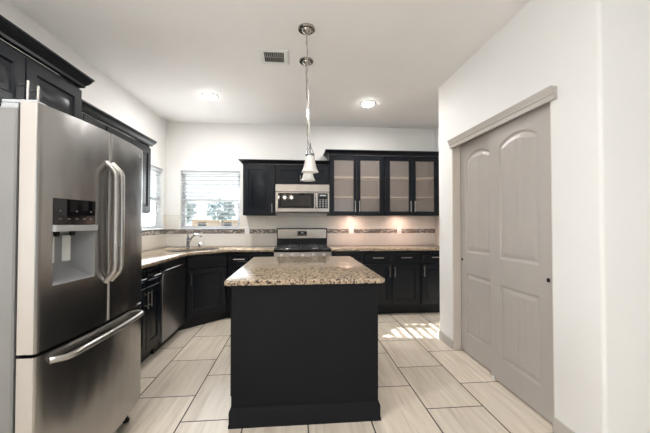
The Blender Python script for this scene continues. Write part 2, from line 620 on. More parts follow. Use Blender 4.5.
sweep(bm, [(XR, YC), (XP, YC), (XP, YO1+0.001)], [(-o, z) for o, z in bp])
struct('baseboard_right', bm, M_TRIM)

# sliding closet doors with an arched upper panel and a square lower panel, planked
def closet_door(name, x_face, y0, y1, z0, z1, thick=0.034):
    yc, hw = (y0+y1)/2, 0.203
    def h(y, z):
        def prof(d):
            if d <= 0:
                return 0.0
            if d < 0.010:
                return -0.009*d/0.010
            if d < 0.020:
                return -0.009
            if d < 0.046:
                return -0.009 + 0.007*(d-0.020)/0.026
            g = 0.0
            k = (y-yc)/0.078
            w = abs(k-round(k))*0.078
            if w < 0.004 and abs(k) < 2.4:
                g = -0.003*(1-w/0.004)
            return -0.002 + g
        a = hw-abs(y-yc)
        top = 1.872 + 0.066*(1-((y-yc)/hw)**2)
        d1 = min(a, z-0.195, 0.782-z)
        d2 = min(a, z-0.992, (top-z)*0.93)
        return prof(max(d1, d2))
    bm = B()
    ys = [y0+(y1-y0)*i/150 for i in range(151)]
    zs = [z0+(z1-z0)*i/280 for i in range(281)]
    g = [[bm.verts.new((x_face-h(y, z), y, z)) for y in ys] for z in zs]
    for i in range(280):
        for j in range(150):
            bm.faces.new((g[i][j], g[i+1][j], g[i+1][j+1], g[i][j+1]))
    xb = x_face+thick
    c = [bm.verts.new((xb, y, z)) for y, z in ((y0, z0), (y1, z0), (y1, z1), (y0, z1))]
    bm.faces.new((c[0], c[1], c[2], c[3]))
    bm.faces.new([g[0][j] for j in range(151)] + [c[1], c[0]])
    bm.faces.new([g[280][j] for j in range(150, -1, -1)] + [c[3], c[2]])
    bm.faces.new([g[i][0] for i in range(280, -1, -1)] + [c[0], c[3]])
    bm.faces.new([g[i][150] for i in range(281)] + [c[2], c[1]])
    return struct(name, bm, M_DOOR, sharp=50)

def finger_pull(parent, x, y, z):
    bm = B()
    lathe(bm, [(0, 0.0005), (0.010, 0.0005), (0.0115, 0.003), (0.0135, 0.003), (0.014, 0.0), (0, 0.0)], 18)
    bmesh.ops.rotate(bm, verts=bm.verts[:], cent=(0, 0, 0), matrix=Matrix.Rotation(-PI/2, 3, 'Y'))
    bmesh.ops.translate(bm, verts=bm.verts[:], vec=(x, y, z))
    obj('finger_pull', bm, M_DARK, parent, label='small dark round finger pull')

d1 = closet_door('door_1', 1.598, 1.848, 2.510, 0.012, 2.065)
finger_pull(d1, 1.598, 1.897, 0.905)
d2 = closet_door('door_2', 1.642, 2.440, 3.066, 0.012, 2.065)
finger_pull(d2, 1.642, 3.035, 0.905)
bm = B()
box(bm, 1.590, 1.690, 2.462, 2.486, 0.0, 0.011)
box(bm, 1.588, 1.597, 2.460, 2.488, 0.0, 0.030, 0.003)
tag(obj('door_guide', bm, M_WHITE), 'small white plastic floor guide between the sliding pantry doors', 'door guide')

# windows with frames, sashes, glass and sills; blinds hang inside
def window(name, w, h, place):
    """local: x along the opening, y outwards, z up"""
    fr = B()
    t = 0.045
    for a in ((0, t, 0, h), (w-t, w, 0, h), (t, w-t, 0, t), (t, w-t, h-t, h), (t, w-t, h*0.5-0.02, h*0.5+0.02)):
        box(fr, a[0], a[1], 0.085, 0.145, a[2], a[3])
    o = struct(name, fr, M_FRAME)
    o.matrix_world = place
    g = obj('pane', B2(t, w-t, 0.112, 0.116, t, h-t), M_PANE, o)
    return o

def B2(*a):
    b = B()
    box(b, *a)
    return b

def blind(label, w, h, place, pitch, half, dz):
    t = bpy.data.objects.new('window_blind', None)
    COL.objects.link(t)
    t.matrix_world = place
    tag(t, label, 'window blind', 'white slat window blinds')
    obj('headrail', B2(0.006, w-0.006, 0.022, 0.076, h-0.050, h-0.004), M_BLIND, t)
    s = B()
    n = int((h-0.095)/pitch)
    for k in range(n):
        z = h-0.078-k*pitch
        y0, y1 = 0.049-half, 0.049+half
        a = [s.verts.new(p) for p in ((0.010, y0, z-dz), (w-0.010, y0, z-dz), (w-0.010, y1, z+dz), (0.010, y1, z+dz))]
        b = [s.verts.new((p.co.x, p.co.y, p.co.z+0.0028)) for p in a]
        s.faces.new(a[::-1])
        s.faces.new(b)
        for i in range(4):
            s.faces.new((a[i], a[(i+1) % 4], b[(i+1) % 4], b[i]))
    obj('slats', s, M_BLIND, t)
    obj('bottom_rail', B2(0.010, w-0.010, 0.030, 0.068, 0.006, 0.024), M_BLIND, t)
    for x in (0.12, w-0.12):
        for y in (0.027, 0.0715):
            c = B()
            tube(c, [(x, y, 0.02), (x, y, h-0.05)], 0.0011, 5)
            obj('ladder_cord', c, M_BLIND, t)
    wd = B()
    tube(wd, [(0.075, 0.016, h-0.07), (0.077, 0.015, h*0.36)], 0.0035, 6)
    lathe(wd, [(0, -0.03), (0.006, -0.028), (0.006, 0), (0, 0.002)], 8, (0.077, 0.015, h*0.36))
    obj('tilt_wand', wd, M_GREYPL, t)
    return t

PB = Matrix.Translation((WB[0], D, WB[2]))
window('window_1', WB[1]-WB[0], WB[3]-WB[2], PB)
blind('white slat blind in the window over the sink faucet', WB[1]-WB[0], WB[3]-WB[2], PB, 0.0600, 0.0260, -0.0055)
PLm = Matrix.Translation((XL, WL[0], WL[2])) @ Matrix.Rotation(PI/2, 4, 'Z')
window('window_2', WL[1]-WL[0], WL[3]-WL[2], PLm)
blind('white slat blind in the left wall window by the hanging cabinet', WL[1]-WL[0], WL[3]-WL[2], PLm, 0.0440, 0.0215, -0.0012)
# windows added behind the camera, unseen, around the fill lamps
for i, (place, w, h) in enumerate(((Matrix.Translation((2.7, REAR, 0.6)) @ Matrix.Rotation(PI, 4, 'Z'), 1.4, 1.7),
                                   (Matrix.Translation((4.75, REAR, 0.05)) @ Matrix.Rotation(PI, 4, 'Z'), 1.8, 2.25),
                                   (Matrix.Translation((XL, -2.1, 0.7)) @ Matrix.Rotation(PI/2, 4, 'Z'), 2.0, 1.6))):
    window('window_%d' % (i+3), w, h, place)

blind('added closed slat blind keeping sun out of the unseen window behind the viewer', 2.0, 1.6, Matrix.Translation((XL, -2.1, 0.7)) @ Matrix.Rotation(PI/2, 4, 'Z'), 0.0440, 0.0120, -0.0230)  # unseen blind added to block the sun through this window

# tiled backsplash, mosaic band, window stools
bm = B()
T = 0.010
def tile_back(a, b, c, d):
    box(bm, a, b, D-T, D-0.0005, c, d)
MZ0, MZ1 = 1.102, 1.168
tile_back(XL+0.0005, XR-0.0005, 0.915, MZ0)
tile_back(XL+0.0005, WB[0]-0.004, MZ1, 1.385)
tile_back(WB[1]+0.004, XR-0.0005, MZ1, 1.3715)
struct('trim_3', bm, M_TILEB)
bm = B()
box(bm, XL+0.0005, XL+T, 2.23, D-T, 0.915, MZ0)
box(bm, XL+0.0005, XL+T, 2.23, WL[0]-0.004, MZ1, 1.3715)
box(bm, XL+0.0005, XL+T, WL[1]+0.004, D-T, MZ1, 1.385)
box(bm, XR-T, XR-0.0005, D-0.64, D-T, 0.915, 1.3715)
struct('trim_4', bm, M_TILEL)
bm = B()
box(bm, XL+0.0005, XR-0.0005, D-T-0.003, D-0.0005, MZ0, MZ1)
struct('trim_5', bm, M_MOSB)
bm = B()
box(bm, XL+0.0005, XL+T+0.003, 2.23, D-T-0.003, MZ0, MZ1)
struct('trim_6', bm, M_MOSL)
bm = B()
box(bm, WB[0]-0.03, WB[1]+0.03, D-0.030, D+0.085, MZ1+0.001, MZ1+0.019, 0.004)
struct('trim_7', bm, M_FRAME)
bm = B()
box(bm, XL-0.085, XL+0.030, WL[0]-0.03, WL[1]+0.02, MZ1+0.001, MZ1+0.019, 0.004)
struct('trim_8', bm, M_FRAME)

# ------------------------------------------------------------------ cabinets
def shaker(name, x0, x1, z0, z1, parent, mat=None, y=-0.020, frame=0.058, rec=0.009):
    mat = mat or M_CAB
    bm = B()
    box(bm, x0, x1, y, -0.0005, z0, z1, 0.003)
    bm.normal_update()
    f = max((q for q in bm.faces if q.normal.y < -0.99), key=lambda q: q.calc_area())
    fr = min(frame, (z1-z0)*0.28)
    bmesh.ops.inset_region(bm, faces=[f], thickness=fr, depth=0, use_even_offset=True)
    bmesh.ops.inset_region(bm, faces=[f], thickness=rec*0.9, depth=-rec, use_even_offset=True)
    if z1-z0 > 0.25:
        bmesh.ops.inset_region(bm, faces=[f], thickness=0.022, depth=0, use_even_offset=True)
        bmesh.ops.inset_region(bm, faces=[f], thickness=0.016, depth=rec*0.55, use_even_offset=True)
    return obj(name, bm, mat, parent)

def pull(parent, x, z, L=0.15, vert=True, y=-0.020):
    bm = B()
    d = Vector((0, 0, 1)) if vert else Vector((1, 0, 0))
    c = Vector((x, y-0.030, z))
    tube(bm, [c-d*L/2, c+d*L/2], 0.0058, 10)
    for s in (-1, 1):
        p = c+d*s*(L/2-0.025)
        tube(bm, [p, p+Vector((0, 0.0305, 0))], 0.0045, 8)
    return obj('handle', bm, M_NICKEL, parent, label='brushed nickel bar pull')

def base_cabinet(label, loc, rz, w, cols, depth=0.608, group=None, pulls=None):
    """cols: list of (x0, x1, side) - a drawer over a door each; side says where the door's pull sits"""
    t = thing('base_cabinet', label, 'cabinet', loc, rz, group)
    bm = B()
    poly = [(0.072, 0), (depth, 0), (depth, 0.882), (0, 0.882), (0, 0.102), (0.072, 0.102)]
    a = [bm.verts.new((0.001, y, z)) for y, z in poly]
    b = [bm.verts.new((w-0.001, y, z)) for y, z in poly]
    bm.faces.new(a)
    bm.faces.new(b[::-1])
    for i in range(len(poly)):
        bm.faces.new((a[i], b[i], b[(i+1) % len(poly)], a[(i+1) % len(poly)]))
    obj('carcass', bm, M_CAB, t)
    for x0, x1, side in cols:
        dr = shaker('drawer', x0+0.004, x1-0.004, 0.722, 0.846, t, frame=0.030, rec=0.006)
        pull(dr, (x0+x1)/2, 0.790, min(0.15, (x1-x0)*0.5), False)
        dd = shaker('door', x0+0.004, x1-0.004, 0.150, 0.700, t)
        if side:
            pull(dd, x1-0.034 if side > 0 else x0+0.034, 0.600, 0.15, True)
    return t

FB = D-0.610            # front plane of the base cabinets on the back wall
FL = XL+0.610
GB = 'black base cabinets'
base_cabinet('black base cabinet between the diagonal sink cabinet and the range', (-0.916, FB, 0), 0, 0.614, [(0.02, 0.307, 1), (0.307, 0.594, -1)], group=GB)
base_cabinet('narrow black base cabinet just right of the range, half behind the island', (0.468, FB, 0), 0, 0.432, [(0.015, 0.422, 1)], group=GB)
base_cabinet('wide black two-door base cabinet under the glass cabinets, right of island', (0.902, FB, 0), 0, 0.800, [(0.010, 0.397, 1), (0.397, 0.790, -1)], group=GB)
base_cabinet('black base cabinet at far right against the wall behind the pantry corner', (1.704, FB, 0), 0, 0.490, [(0.010, 0.440, -1)], group=GB)
base_cabinet('black two-door base cabinet between refrigerator and dishwasher', (FL, 2.612, 0), PI/2, 0.606, [(0.005, 0.305, 1), (0.305, 0.600, -1)], group=GB)
base_cabinet('narrow black base cabinet hidden right behind the refrigerator', (FL, 2.236, 0), PI/2, 0.372, [(0.010, 0.362, 1)], group=GB)

# diagonal sink cabinet
LEG = 1.020
t = thing('sink_cabinet', 'black diagonal corner cabinet under the sink with one door', 'cabinet', (FL, D-LEG, 0), PI/4, GB)
dl = math.hypot(LEG-0.610, LEG-0.610)
bm = B()
def loc2(x, y):                    # world XY -> the cabinet's own frame
    v = Matrix.Rotation(-PI/4, 2) @ Vector((x-FL, y-(D-LEG)))
    return (v.x, v.y)
pent = [loc2(*p) for p in ((FL, D-LEG), (FL+LEG-0.610, D-0.610), (FL+LEG-0.610, D-0.003), (XL+0.003, D-0.003), (XL+0.003, D-LEG))]
prism(bm, pent, 0.102, 0.700)
k = 0.072
inner = [loc2(*p) for p in ((FL-k, D-LEG), (FL+LEG-0.610, D-0.610+k), (FL+LEG-0.610, D-0.003), (XL+0.003, D-0.003), (XL+0.003, D-LEG))]
prism(bm, inner, 0, 0.102)
# upper rails around the sink bowl
box(bm, 0.0, dl, 0.0, 0.022, 0.700, 0.882)
obj('carcass', bm, M_CAB, t)
shaker('false_drawer_front', 0.040, dl-0.030, 0.722, 0.846, t, frame=0.030, rec=0.006)
dd = shaker('door', 0.040, dl-0.030, 0.150, 0.700, t)
pull(dd, 0.076, 0.600, 0.15, True)

# upper cabinets
def upper_cabinet(label, loc, rz, w, z0, z1, doors, depth=0.328, group='black wall cabinets', hl=0.13):
    t = thing('wall_cabinet', label, 'cabinet', loc, rz, group)
    bm = B()
    box(bm, 0.001, w-0.001, 0, depth, z0, z1, 0.0015)
    obj('carcass', bm, M_CAB, t)
    for x0, x1, side in doors:
        dd = shaker('door', x0+0.003, x1-0.003, z0+0.012, z1-0.020, t)
        pull(dd, x1-0.030 if side > 0 else x0+0.030, z0+0.020+hl*0.5+0.015, hl, True)
    return t
UZ0, UZ1 = 1.372, 2.100
FU = D-0.330
upper_cabinet('black wall cabinet with one solid door left of the microwave', (-0.760, FU, 0), 0, 0.458, UZ0, UZ1, [(0.015, 0.440, 1)])
upper_cabinet('short black two-door cabinet above the microwave', (-0.300, FU, 0), 0, 0.764, 1.812, UZ1, [(0.010, 0.381, 1), (0.381, 0.752, -1)], hl=0.09)
upper_cabinet('deep black two-door cabinet above the refrigerator', (FL, 1.222, 0), PI/2, 0.840, 1.795, UZ1, [(0.010, 0.428, 1), (0.428, 0.832, -1)], depth=0.608, hl=0.12)
upper_cabinet('black wall cabinet half hidden behind the refrigerator top', (XL+0.330, 2.226, 0), PI/2, 0.574, UZ0, UZ1, [(0.008, 0.287, 1), (0.287, 0.568, -1)])
bm = B()
box(bm, XL+0.002, XL+0.330, 2.066, 2.224, 1.800, UZ1)
tag(obj('cabinet_filler', bm, M_CAB), 'black filler panel above the refrigerator between the deep and shallow wall cabinets', 'filler panel')
upper_cabinet('black wall cabinet beside the left window, past the refrigerator', (XL+0.330, 2.802, 0), PI/2, 0.822, UZ0, UZ1, [(0.006, 0.405, 1), (0.405, 0.814, -1)])

def glass_cabinet(label, x0, w, doors, stile, z0=UZ0, z1=2.250):
    t = thing('glass_wall_cabinet', label, 'cabinet', (x0, FU, 0), 0, 'black wall cabinets with glass doors')
    dep, s = 0.328, 0.018
    bm = B()
    box(bm, 0.001, s, 0, dep, z0, z1)
    box(bm, w-s, w-0.001, 0, dep, z0, z1)
    box(bm, s, w-s, 0, dep, z0, z0+s)
    box(bm, s, w-s, 0, dep, z1-s, z1)
    box(bm, s, w-s, 0, 0.019, z1-0.055, z1-s)
    box(bm, s, w-s, 0, 0.019, z0+s, z0+0.04)
    obj('carcass', bm, M_CAB, t)
    bm = B()
    e = 0.001
    box(bm, s+e, w-s-e, dep-0.008, dep-0.001, z0+s+e, z1-s-e)
    box(bm, s+e, s+0.005, 0.021, dep-0.008, z0+s+e, z1-s-e)
    box(bm, w-s-0.005, w-s-e, 0.021, dep-0.008, z0+s+e, z1-s-e)
    box(bm, s+0.005, w-s-0.005, 0.021, dep-0.008, z0+s+e, z0+s+0.005)
    obj('lining', bm, M_CABIN, t, label='pale wood cabinet interior')
    for z in (1.645, 1.937):
        bx('shelf', (s+0.006, w-s-0.006, 0.030, dep-0.010, z-0.009, z+0.009), M_SHELF, t, label='light maple shelf')
    for a, b, side in doors:
        dd = B()
        f0, f1 = stile
        zb, zt = z0+0.012, z1-0.020
        pz0, pz1 = 1.432, 2.175
        l, r = (f0, f1) if side > 0 else (f1, f0)
        box(dd, a, a+l, -0.020, -0.0005, zb, zt, 0.002)
        box(dd, b-r, b, -0.020, -0.0005, zb, zt, 0.002)
        box(dd, a+l, b-r, -0.020, -0.0005, zb, pz0, 0.002)
        box(dd, a+l, b-r, -0.020, -0.0005, pz1, zt, 0.002)
        o = obj('door', dd, M_CAB, t)
        bx('pane', (a+l-0.004, b-r+0.004, -0.012, -0.008, pz0-0.004, pz1+0.004), M_SEED, o, label='textured frosted glass pane')
        pull(o, b-0.028 if side > 0 else a+0.028, 1.505, 0.16, True)
    return t
glass_cabinet('black glass-door wall cabinet beside the microwave, left of the two', 0.466, 0.806, [(0.012, 0.401, 1), (0.407, 0.796, -1)], (0.058, 0.048))
glass_cabinet('black glass-door wall cabinet in the right corner, farther from microwave', 1.274, 0.830, [(0.022, 0.420, 1), (0.426, 0.820, -1)], (0.064, 0.048))
bm = B()
box(bm, 2.106, XR-0.002, FU+0.004, D-0.002, UZ0, 2.250)
tag(obj('cabinet_filler', bm, M_CAB), 'plain black filler panel between corner glass cabinet and right wall', 'filler panel')

# crown mouldings
def crown(label, path, z0, z1, out=0.055):
    h = z1-z0
    prof = [(-0.02, z0), (0.006, z0), (0.008, z0+h*0.22), (0.018, z0+h*0.34), (0.030, z0+h*0.62), (out-0.006, z0+h*0.82), (out, z0+h*0.84), (out, z1), (-0.02, z1)]
    bm = B()
    sweep(bm, path, [(-o, z) for o, z in prof])
    return tag(obj('crown_moulding', bm, M_CAB), label, 'crown moulding', 'black crown mouldings')
crown('black crown moulding along the top of the cabinets beside the sink window', [(-0.760, D-0.002), (-0.760, FU-0.021), (0.464, FU-0.021)], 2.101, 2.152)
crown('black crown moulding along the top of the glass-door cabinets', [(0.466, D-0.002), (0.466, FU-0.021), (XR-0.002, FU-0.021)], 2.251, 2.312, 0.062)
crown('black crown moulding on the deep cabinet above the refrigerator', [(FL+0.021, 1.222), (FL+0.021, 2.062), (XL+0.42, 2.062)], 2.101, 2.166, 0.040)
crown('black crown moulding on the wall cabinets past the refrigerator', [(XL+0.351, 2.068), (XL+0.351, 3.624), (XL+0.002, 3.624)], 2.101, 2.166, 0.040)

# ------------------------------------------------------------------ countertops, sink, faucet
def slab(name, label, outer, holes, z0=0.884, z1=0.914):
    bm = B()
    edges = []
    for loop in [outer]+holes:
        vs = [bm.verts.new((x, y, z0)) for x, y in loop]
        edges += [bm.edges.new((vs[i], vs[(i+1) % len(vs)])) for i in range(len(vs))]
    r = bmesh.ops.triangle_fill(bm, use_beauty=True, use_dissolve=False, edges=edges)
    faces = [g for g in r['geom'] if isinstance(g, bmesh.types.BMFace)]
    ex = bmesh.ops.extrude_face_region(bm, geom=faces)
    bmesh.ops.translate(bm, verts=[g for g in ex['geom'] if isinstance(g, bmesh.types.BMVert)], vec=(0, 0, z1-z0))
    bmesh.ops.recalc_face_normals(bm, faces=bm.faces[:])
    rim = [e for e in bm.edges if len(e.link_faces) == 2 and e.calc_face_angle(0) > 1.2 and abs(e.verts[0].co.z-e.verts[1].co.z) < 1e-4]
    bmesh.ops.bevel(bm, geom=rim, offset=0.004, segments=2, profile=0.5, affect='EDGES')
    return tag(obj(name, bm, M_GRAN), label, 'countertop', 'speckled granite countertops')

OV = 0.024
SCX, SCY = -1.335, 4.335
def sink_pt(u, v):                # u along the diagonal front, v towards the corner
    return (SCX + (u-v)*0.70711, SCY + (u+v)*0.70711)
def rrect(hu, hv, r, n=4, cu=0.0, cv=0.0):
    out = []
    for cx, cy, a0 in ((hu-r, hv-r, 0), (-hu+r, hv-r, 90), (-hu+r, -hv+r, 180), (hu-r, -hv+r, 270)):
        for i in range(n+1):
            a = math.radians(a0+90*i/n)
            out.append((cu+cx+r*math.cos(a), cv+cy+r*math.sin(a)))
    return out
xf, yf = FL+OV+0.020, FB-OV-0.020
o45 = (OV+0.020)*math.sqrt(2)-(OV+0.020)
slab('countertop', 'beige granite countertop wrapping the sink corner, refrigerator to range',
     [(XL+0.002, 2.236), (xf, 2.236), (xf, D-LEG-0.018), (FL+LEG-0.610+0.018, yf), (-0.304, yf), (-0.304, D-0.012), (XL+0.012, D-0.012)][:6] + [(XL+0.012, D-0.012), (XL+0.012, 2.236)][:1],
     [[sink_pt(u, v) for u, v in rrect(0.360, 0.205, 0.05)]])
slab('countertop', 'beige granite countertop under the glass-door cabinets, right of the range',
     [(0.466, yf), (XR-0.012, yf), (XR-0.012, D-0.012), (0.466, D-0.012)], [])
ISX0, ISX1, ISY0, ISY1 = -0.444, 0.5645, 2.0095, 3.357
slab('countertop', 'beige speckled granite slab on top of the black island', [(ISX0, ISY0), (ISX1, ISY0), (ISX1, ISY1), (ISX0, ISY1)], [], 0.882, 0.914)

t = thing('kitchen_sink', 'steel double bowl sink sunk in the diagonal corner countertop', 'sink', (SCX, SCY, 0.914), PI/4)
for cu, nm in ((-0.178, 'basin'), (0.178, 'basin')):
    bm = B()
    loops = []
    for (hu, hv, r, z) in ((0.1805, 0.2045, 0.05, -0.012), (0.165, 0.190, 0.045, -0.014), (0.160, 0.185, 0.045, -0.17), (0.130, 0.155, 0.04, -0.20), (0.025, 0.025, 0.02, -0.203)):
        loops.append([bm.verts.new((x, y, z)) for x, y in rrect(hu, hv, r, 4, cu)])
    for a, b in zip(loops, loops[1:]):
        for i in range(len(a)):
            j = (i+1) % len(a)
            bm.faces.new((a[i], a[j], b[j], b[i]))
    bm.faces.new(loops[-1])
    o = obj(nm, bm, M_SINK, t, recalc=False)
    bm = B()
    lathe(bm, [(0, -0.200), (0.030, -0.200), (0.034, -0.202), (0.034, -0.204)], 16, (cu, 0, 0))
    obj('drain', bm, M_CHROME, o)

fx_, fy_ = sink_pt(0.035, 0.265)
t = thing('faucet', 'brushed nickel single-lever faucet with arched spout behind the sink', 'faucet', (fx_, fy_, 0.9142), 0)
bm = B()
lathe(bm, [(0, 0), (0.030, 0), (0.030, 0.008), (0.024, 0.014), (0.021, 0.050), (0.022, 0.120), (0.019, 0.150), (0, 0.155)], 20)
obj('body', bm, M_FAUCET, t)
bm = B()
sp = [(0.010, -0.010, 0.085)]
dirx, diry = 0.80, -0.60
for i in range(13):
    a = i/12
    r = 0.015+0.265*a
    z = 0.085+0.115*math.sin(min(1, a*1.02)*PI*0.72)
    sp.append((dirx*r, diry*r, z))
tube(bm, sp, [0.014]*4+[0.0125]*8+[0.0135, 0.0125], 12)
obj('spout', bm, M_FAUCET, t)
bm = B()
tube(bm, [(0, 0, 0.150), (-0.006, 0.002, 0.185), (0.002, -0.002, 0.232), (0.006, -0.004, 0.242)], [0.012, 0.0085, 0.007, 0.005], 10)
obj('lever', bm, M_FAUCET, t)
sx_, sy_ = sink_pt(0.20, 0.262)
bm = B()
lathe(bm, [(0, 0), (0.019, 0), (0.019, 0.006), (0.012, 0.012), (0.012, 0.055), (0.015, 0.058), (0.015, 0.072), (0, 0.076)], 16)
tube(bm, [(0, 0, 0.065), (0.03, -0.03, 0.066), (0.038, -0.038, 0.058)], 0.005, 8)
tag(obj('soap_dispenser', bm, M_FAUCET, loc=(sx_, sy_, 0.9142)), 'small nickel soap pump right of the faucet', 'soap dispenser')

# ------------------------------------------------------------------ island
t = thing('kitchen_island', 'black painted island cabinet standing in the middle of the floor', 'island', ((ISX0+ISX1)/2, ISY0+0.030, 0))
hw = (ISX1-ISX0)/2-0.038
ln = ISY1-ISY0-0.060
bm = B()
box(bm, -hw, hw, 0, ln, 0.0, 0.881, 0.002)
obj('body', bm, M_ISLE, t)
bm = B()
e = 0.012
sweep(bm, [(-hw, ln), (-hw, 0), (hw, 0), (hw, ln)], [(-o, z) for o, z in [(0.0005, 0.0), (e+0.003, 0), (e+0.003, 0.018), (e, 0.024), (e, 0.098), (e*0.5, 0.108), (0.004, 0.118), (0.0005, 0.120)]])
obj('base_moulding', bm, M_ISLE, t)
for s in (-1, 1):
    for k in range(2):
        y0 = 0.05+k*(ln-0.1)/2
        bm = B()
        x0, x1 = (hw+0.0005, hw+0.016) if s > 0 else (-hw-0.016, -hw-0.0005)
        box(bm, x0, x1, y0+0.006, y0+(ln-0.1)/2-0.006, 0.16, 0.85, 0.003)
        bm.normal_update()
        f = max((q for q in bm.faces if q.normal.x*s > 0.99), key=lambda q: q.calc_area())
        bmesh.ops.inset_region(bm, faces=[f], thickness=0.06, depth=0, use_even_offset=True)
        bmesh.ops.inset_region(bm, faces=[f], thickness=0.008, depth=-0.008, use_even_offset=True)
        obj('side_panel', bm, M_ISLE, t)

# ------------------------------------------------------------------ refrigerator
RX, RY0, RY1 = -1.026, 1.351, 2.221
t = thing('refrigerator', 'stainless steel french-door refrigerator with ice and water dispenser', 'refrigerator', (XL+0.03, RY0, 0))
ox, oy = XL+0.03, RY0
W = RY1-RY0
XB = RX-0.064-ox               # rear of the doors, local
bm = B()
box(bm, 0.0, XB-0.018, 0.004, W-0.004, 0.045, 1.735, 0.006)
obj('cabinet_body', bm, M_SIDE, t, label='grey enamelled cabinet side')
bx('door_gasket', (XB-0.0175, XB-0.0005, 0.018, W-0.018, 0.10, 1.735), M_DARK, t)
SEAM = 0.433
def front(y):                  # gentle bow over the whole width
    return (RX-ox) + 0.034*(1-((y-W/2)/(W/2))**2) - 0.0
def steel_front(name, y0, y1, z0, z1, hole=None, rnd=0.012):
    bm = B()
    ys = [y0, y0+rnd*0.15, y0+rnd*0.5, y0+rnd] + [y0+rnd+(y1-y0-2*rnd)*i/24 for i in range(1, 24)] + [y1-rnd, y1-rnd*0.5, y1-rnd*0.15, y1]
    zs = [z0, z0+0.004, z1-0.004, z1]
    if hole:
        ys = sorted([y for y in ys if min(abs(y-hole[0]), abs(y-hole[1])) > 0.004] + [hole[0], hole[1]])
        zs = sorted(zs+[hole[2], hole[3]])
    def fx(y):
        d = min(y-y0, y1-y)
        cut = 0.0
        if d < rnd:
            cut = rnd-math.sqrt(max(0, rnd*rnd-(rnd-d)**2))
        return front(y)-cut
    g = [[bm.verts.new((fx(y), y, z)) for y in ys] for z in zs]
    q = [[bm.verts.new((XB, y, z)) for y in ys] for z in zs]
    for i in range(len(zs)-1):
        for j in range(len(ys)-1):
            inh = hole and hole[0]-1e-6 <= ys[j] and ys[j+1] <= hole[1]+1e-6 and hole[2]-1e-6 <= zs[i] and zs[i+1] <= hole[3]+1e-6
            if not inh:
                bm.faces.new((g[i][j], g[i][j+1], g[i+1][j+1], g[i+1][j]))
            bm.faces.new((q[i][j], q[i+1][j], q[i+1][j+1], q[i][j+1]))
    n, m = len(zs), len(ys)
    for j in range(m-1):
        bm.faces.new((g[0][j+1], g[0][j], q[0][j], q[0][j+1]))
        bm.faces.new((g[n-1][j], g[n-1][j+1], q[n-1][j+1], q[n-1][j]))
    for i in range(n-1):
        bm.faces.new((g[i][0], g[i+1][0], q[i+1][0], q[i][0]))
        bm.faces.new((g[i+1][m-1], g[i][m-1], q[i][m-1], q[i+1][m-1]))
    o = obj(name, bm, M_STEEL, t, sharp=50)
    o.data.materials.append(M_DOORSIDE)
    for p in o.data.polygons:          # painted side edges
        if abs(p.normal.y) > 0.9 and abs(p.center.x-XB) > 0.01:
            p.material_index = 1
    return o
DY0, DY1, DZ0, DZ1 = 0.072, 0.316, 1.010, 1.378
ZS = 0.750
doorL = steel_front('door', 0.0, SEAM-0.003, ZS+0.006, 1.752, (DY0, DY1, DZ0, DZ1))
doorR = steel_front('door', SEAM+0.003, W, ZS+0.006, 1.752)
drw = steel_front('freezer_drawer', 0.0, W, 0.125, ZS-0.008)
bx('toe_grille', (0.05, XB+0.02, 0.02, W-0.02, 0.045, 0.115), M_DARK, t, 0.004)
for y in (0.06, W-0.06):
    bm = B()
    lathe(bm, [(0, 0), (0.022, 0), (0.022, 0.015), (0.014, 0.02), (0.014, 0.05), (0, 0.05)], 14, (XB+0.0, y, 0))
    obj('foot', bm, M_DARK, t)
for y in (0.045, W-0.045):
    bm = B()
    box(bm, XB-0.085, XB+0.045, y-0.030, y+0.030, 1.7535, 1.768, 0.004)
    box(bm, XB-0.085, XB-0.020, y-0.030, y+0.030, 1.7355, 1.7535, 0.002)
    obj('hinge_cover', bm, M_GREYPL, t, label='grey plastic hinge cover')
# dispenser in the left door
dp = B()
xi = XB+0.006
def fr2(y):
    return front(y)+0.0012
ysd = [DY0+(DY1-DY0)*i/8 for i in range(9)]
rows = [DZ0, DZ0+0.001]
top = [[dp.verts.new((fr2(y), y, z)) for y in ysd] for z in (1.266, DZ1)]
for j in range(8):
    dp.faces.new((top[0][j], top[0][j+1], top[1][j+1], top[1][j]))
bk = [[dp.verts.new((fr2(y)-0.03, y, z)) for y in ysd] for z in (1.266, DZ1)]
for j in range(8):
    dp.faces.new((bk[0][j+1], bk[0][j], bk[1][j], bk[1][j+1]))
    dp.faces.new((top[0][j+1], top[0][j], bk[0][j], bk[0][j+1]))
    dp.faces.new((top[1][j], top[1][j+1], bk[1][j+1], bk[1][j]))
pn = obj('dispenser_panel', dp, M_BGLASS, doorL, label='black glass dispenser control panel')
for i in range(5):
    y = DY0+0.032+i*0.045
    o = bx('button', (fr2(y)+0.0002, fr2(y)+0.0016, y-0.010, y+0.010, 1.288, 1.293), M_MARK)
    o.parent = doorL
    if i % 2 == 0:
        o = bx('indicator', (fr2(y)+0.0002, fr2(y)+0.0016, y-0.006, y+0.006, 1.322, 1.328), M_MARK)
        o.parent = doorL
sh = B()
a = [[sh.verts.new((fr2(y)+dx, y, z)) for y in ysd] for dx, z in ((0.010, 1.236), (0.014, 1.262), (-0.03, 1.265), (-0.03, 1.236))]
for r0, r1 in zip(a, a[1:]+a[:1]):
    for j in range(8):
        sh.faces.new((r0[j], r0[j+1], r1[j+1], r1[j]))
sh.faces.new([r[0] for r in a])
sh.faces.new([r[8] for r in a][::-1])
obj('dispenser_lip', sh, M_GREYPL, doorL, label='silver lip under the control panel')
cv = B()
z0, z1 = DZ0, 1.236
fl = [(front(DY0)+0.001, DY0), (front(DY1)+0.001, DY1)]
c = {}
for i, (y, z) in enumerate(((DY0, z0), (DY1, z0), (DY1, z1), (DY0, z1))):
    c[i] = cv.verts.new((front(y)+0.001, y, z))
    c[i+4] = cv.verts.new((xi, y+(0.03 if y == DY0 else -0.03), z+(0.05 if z == z0 else 0)))
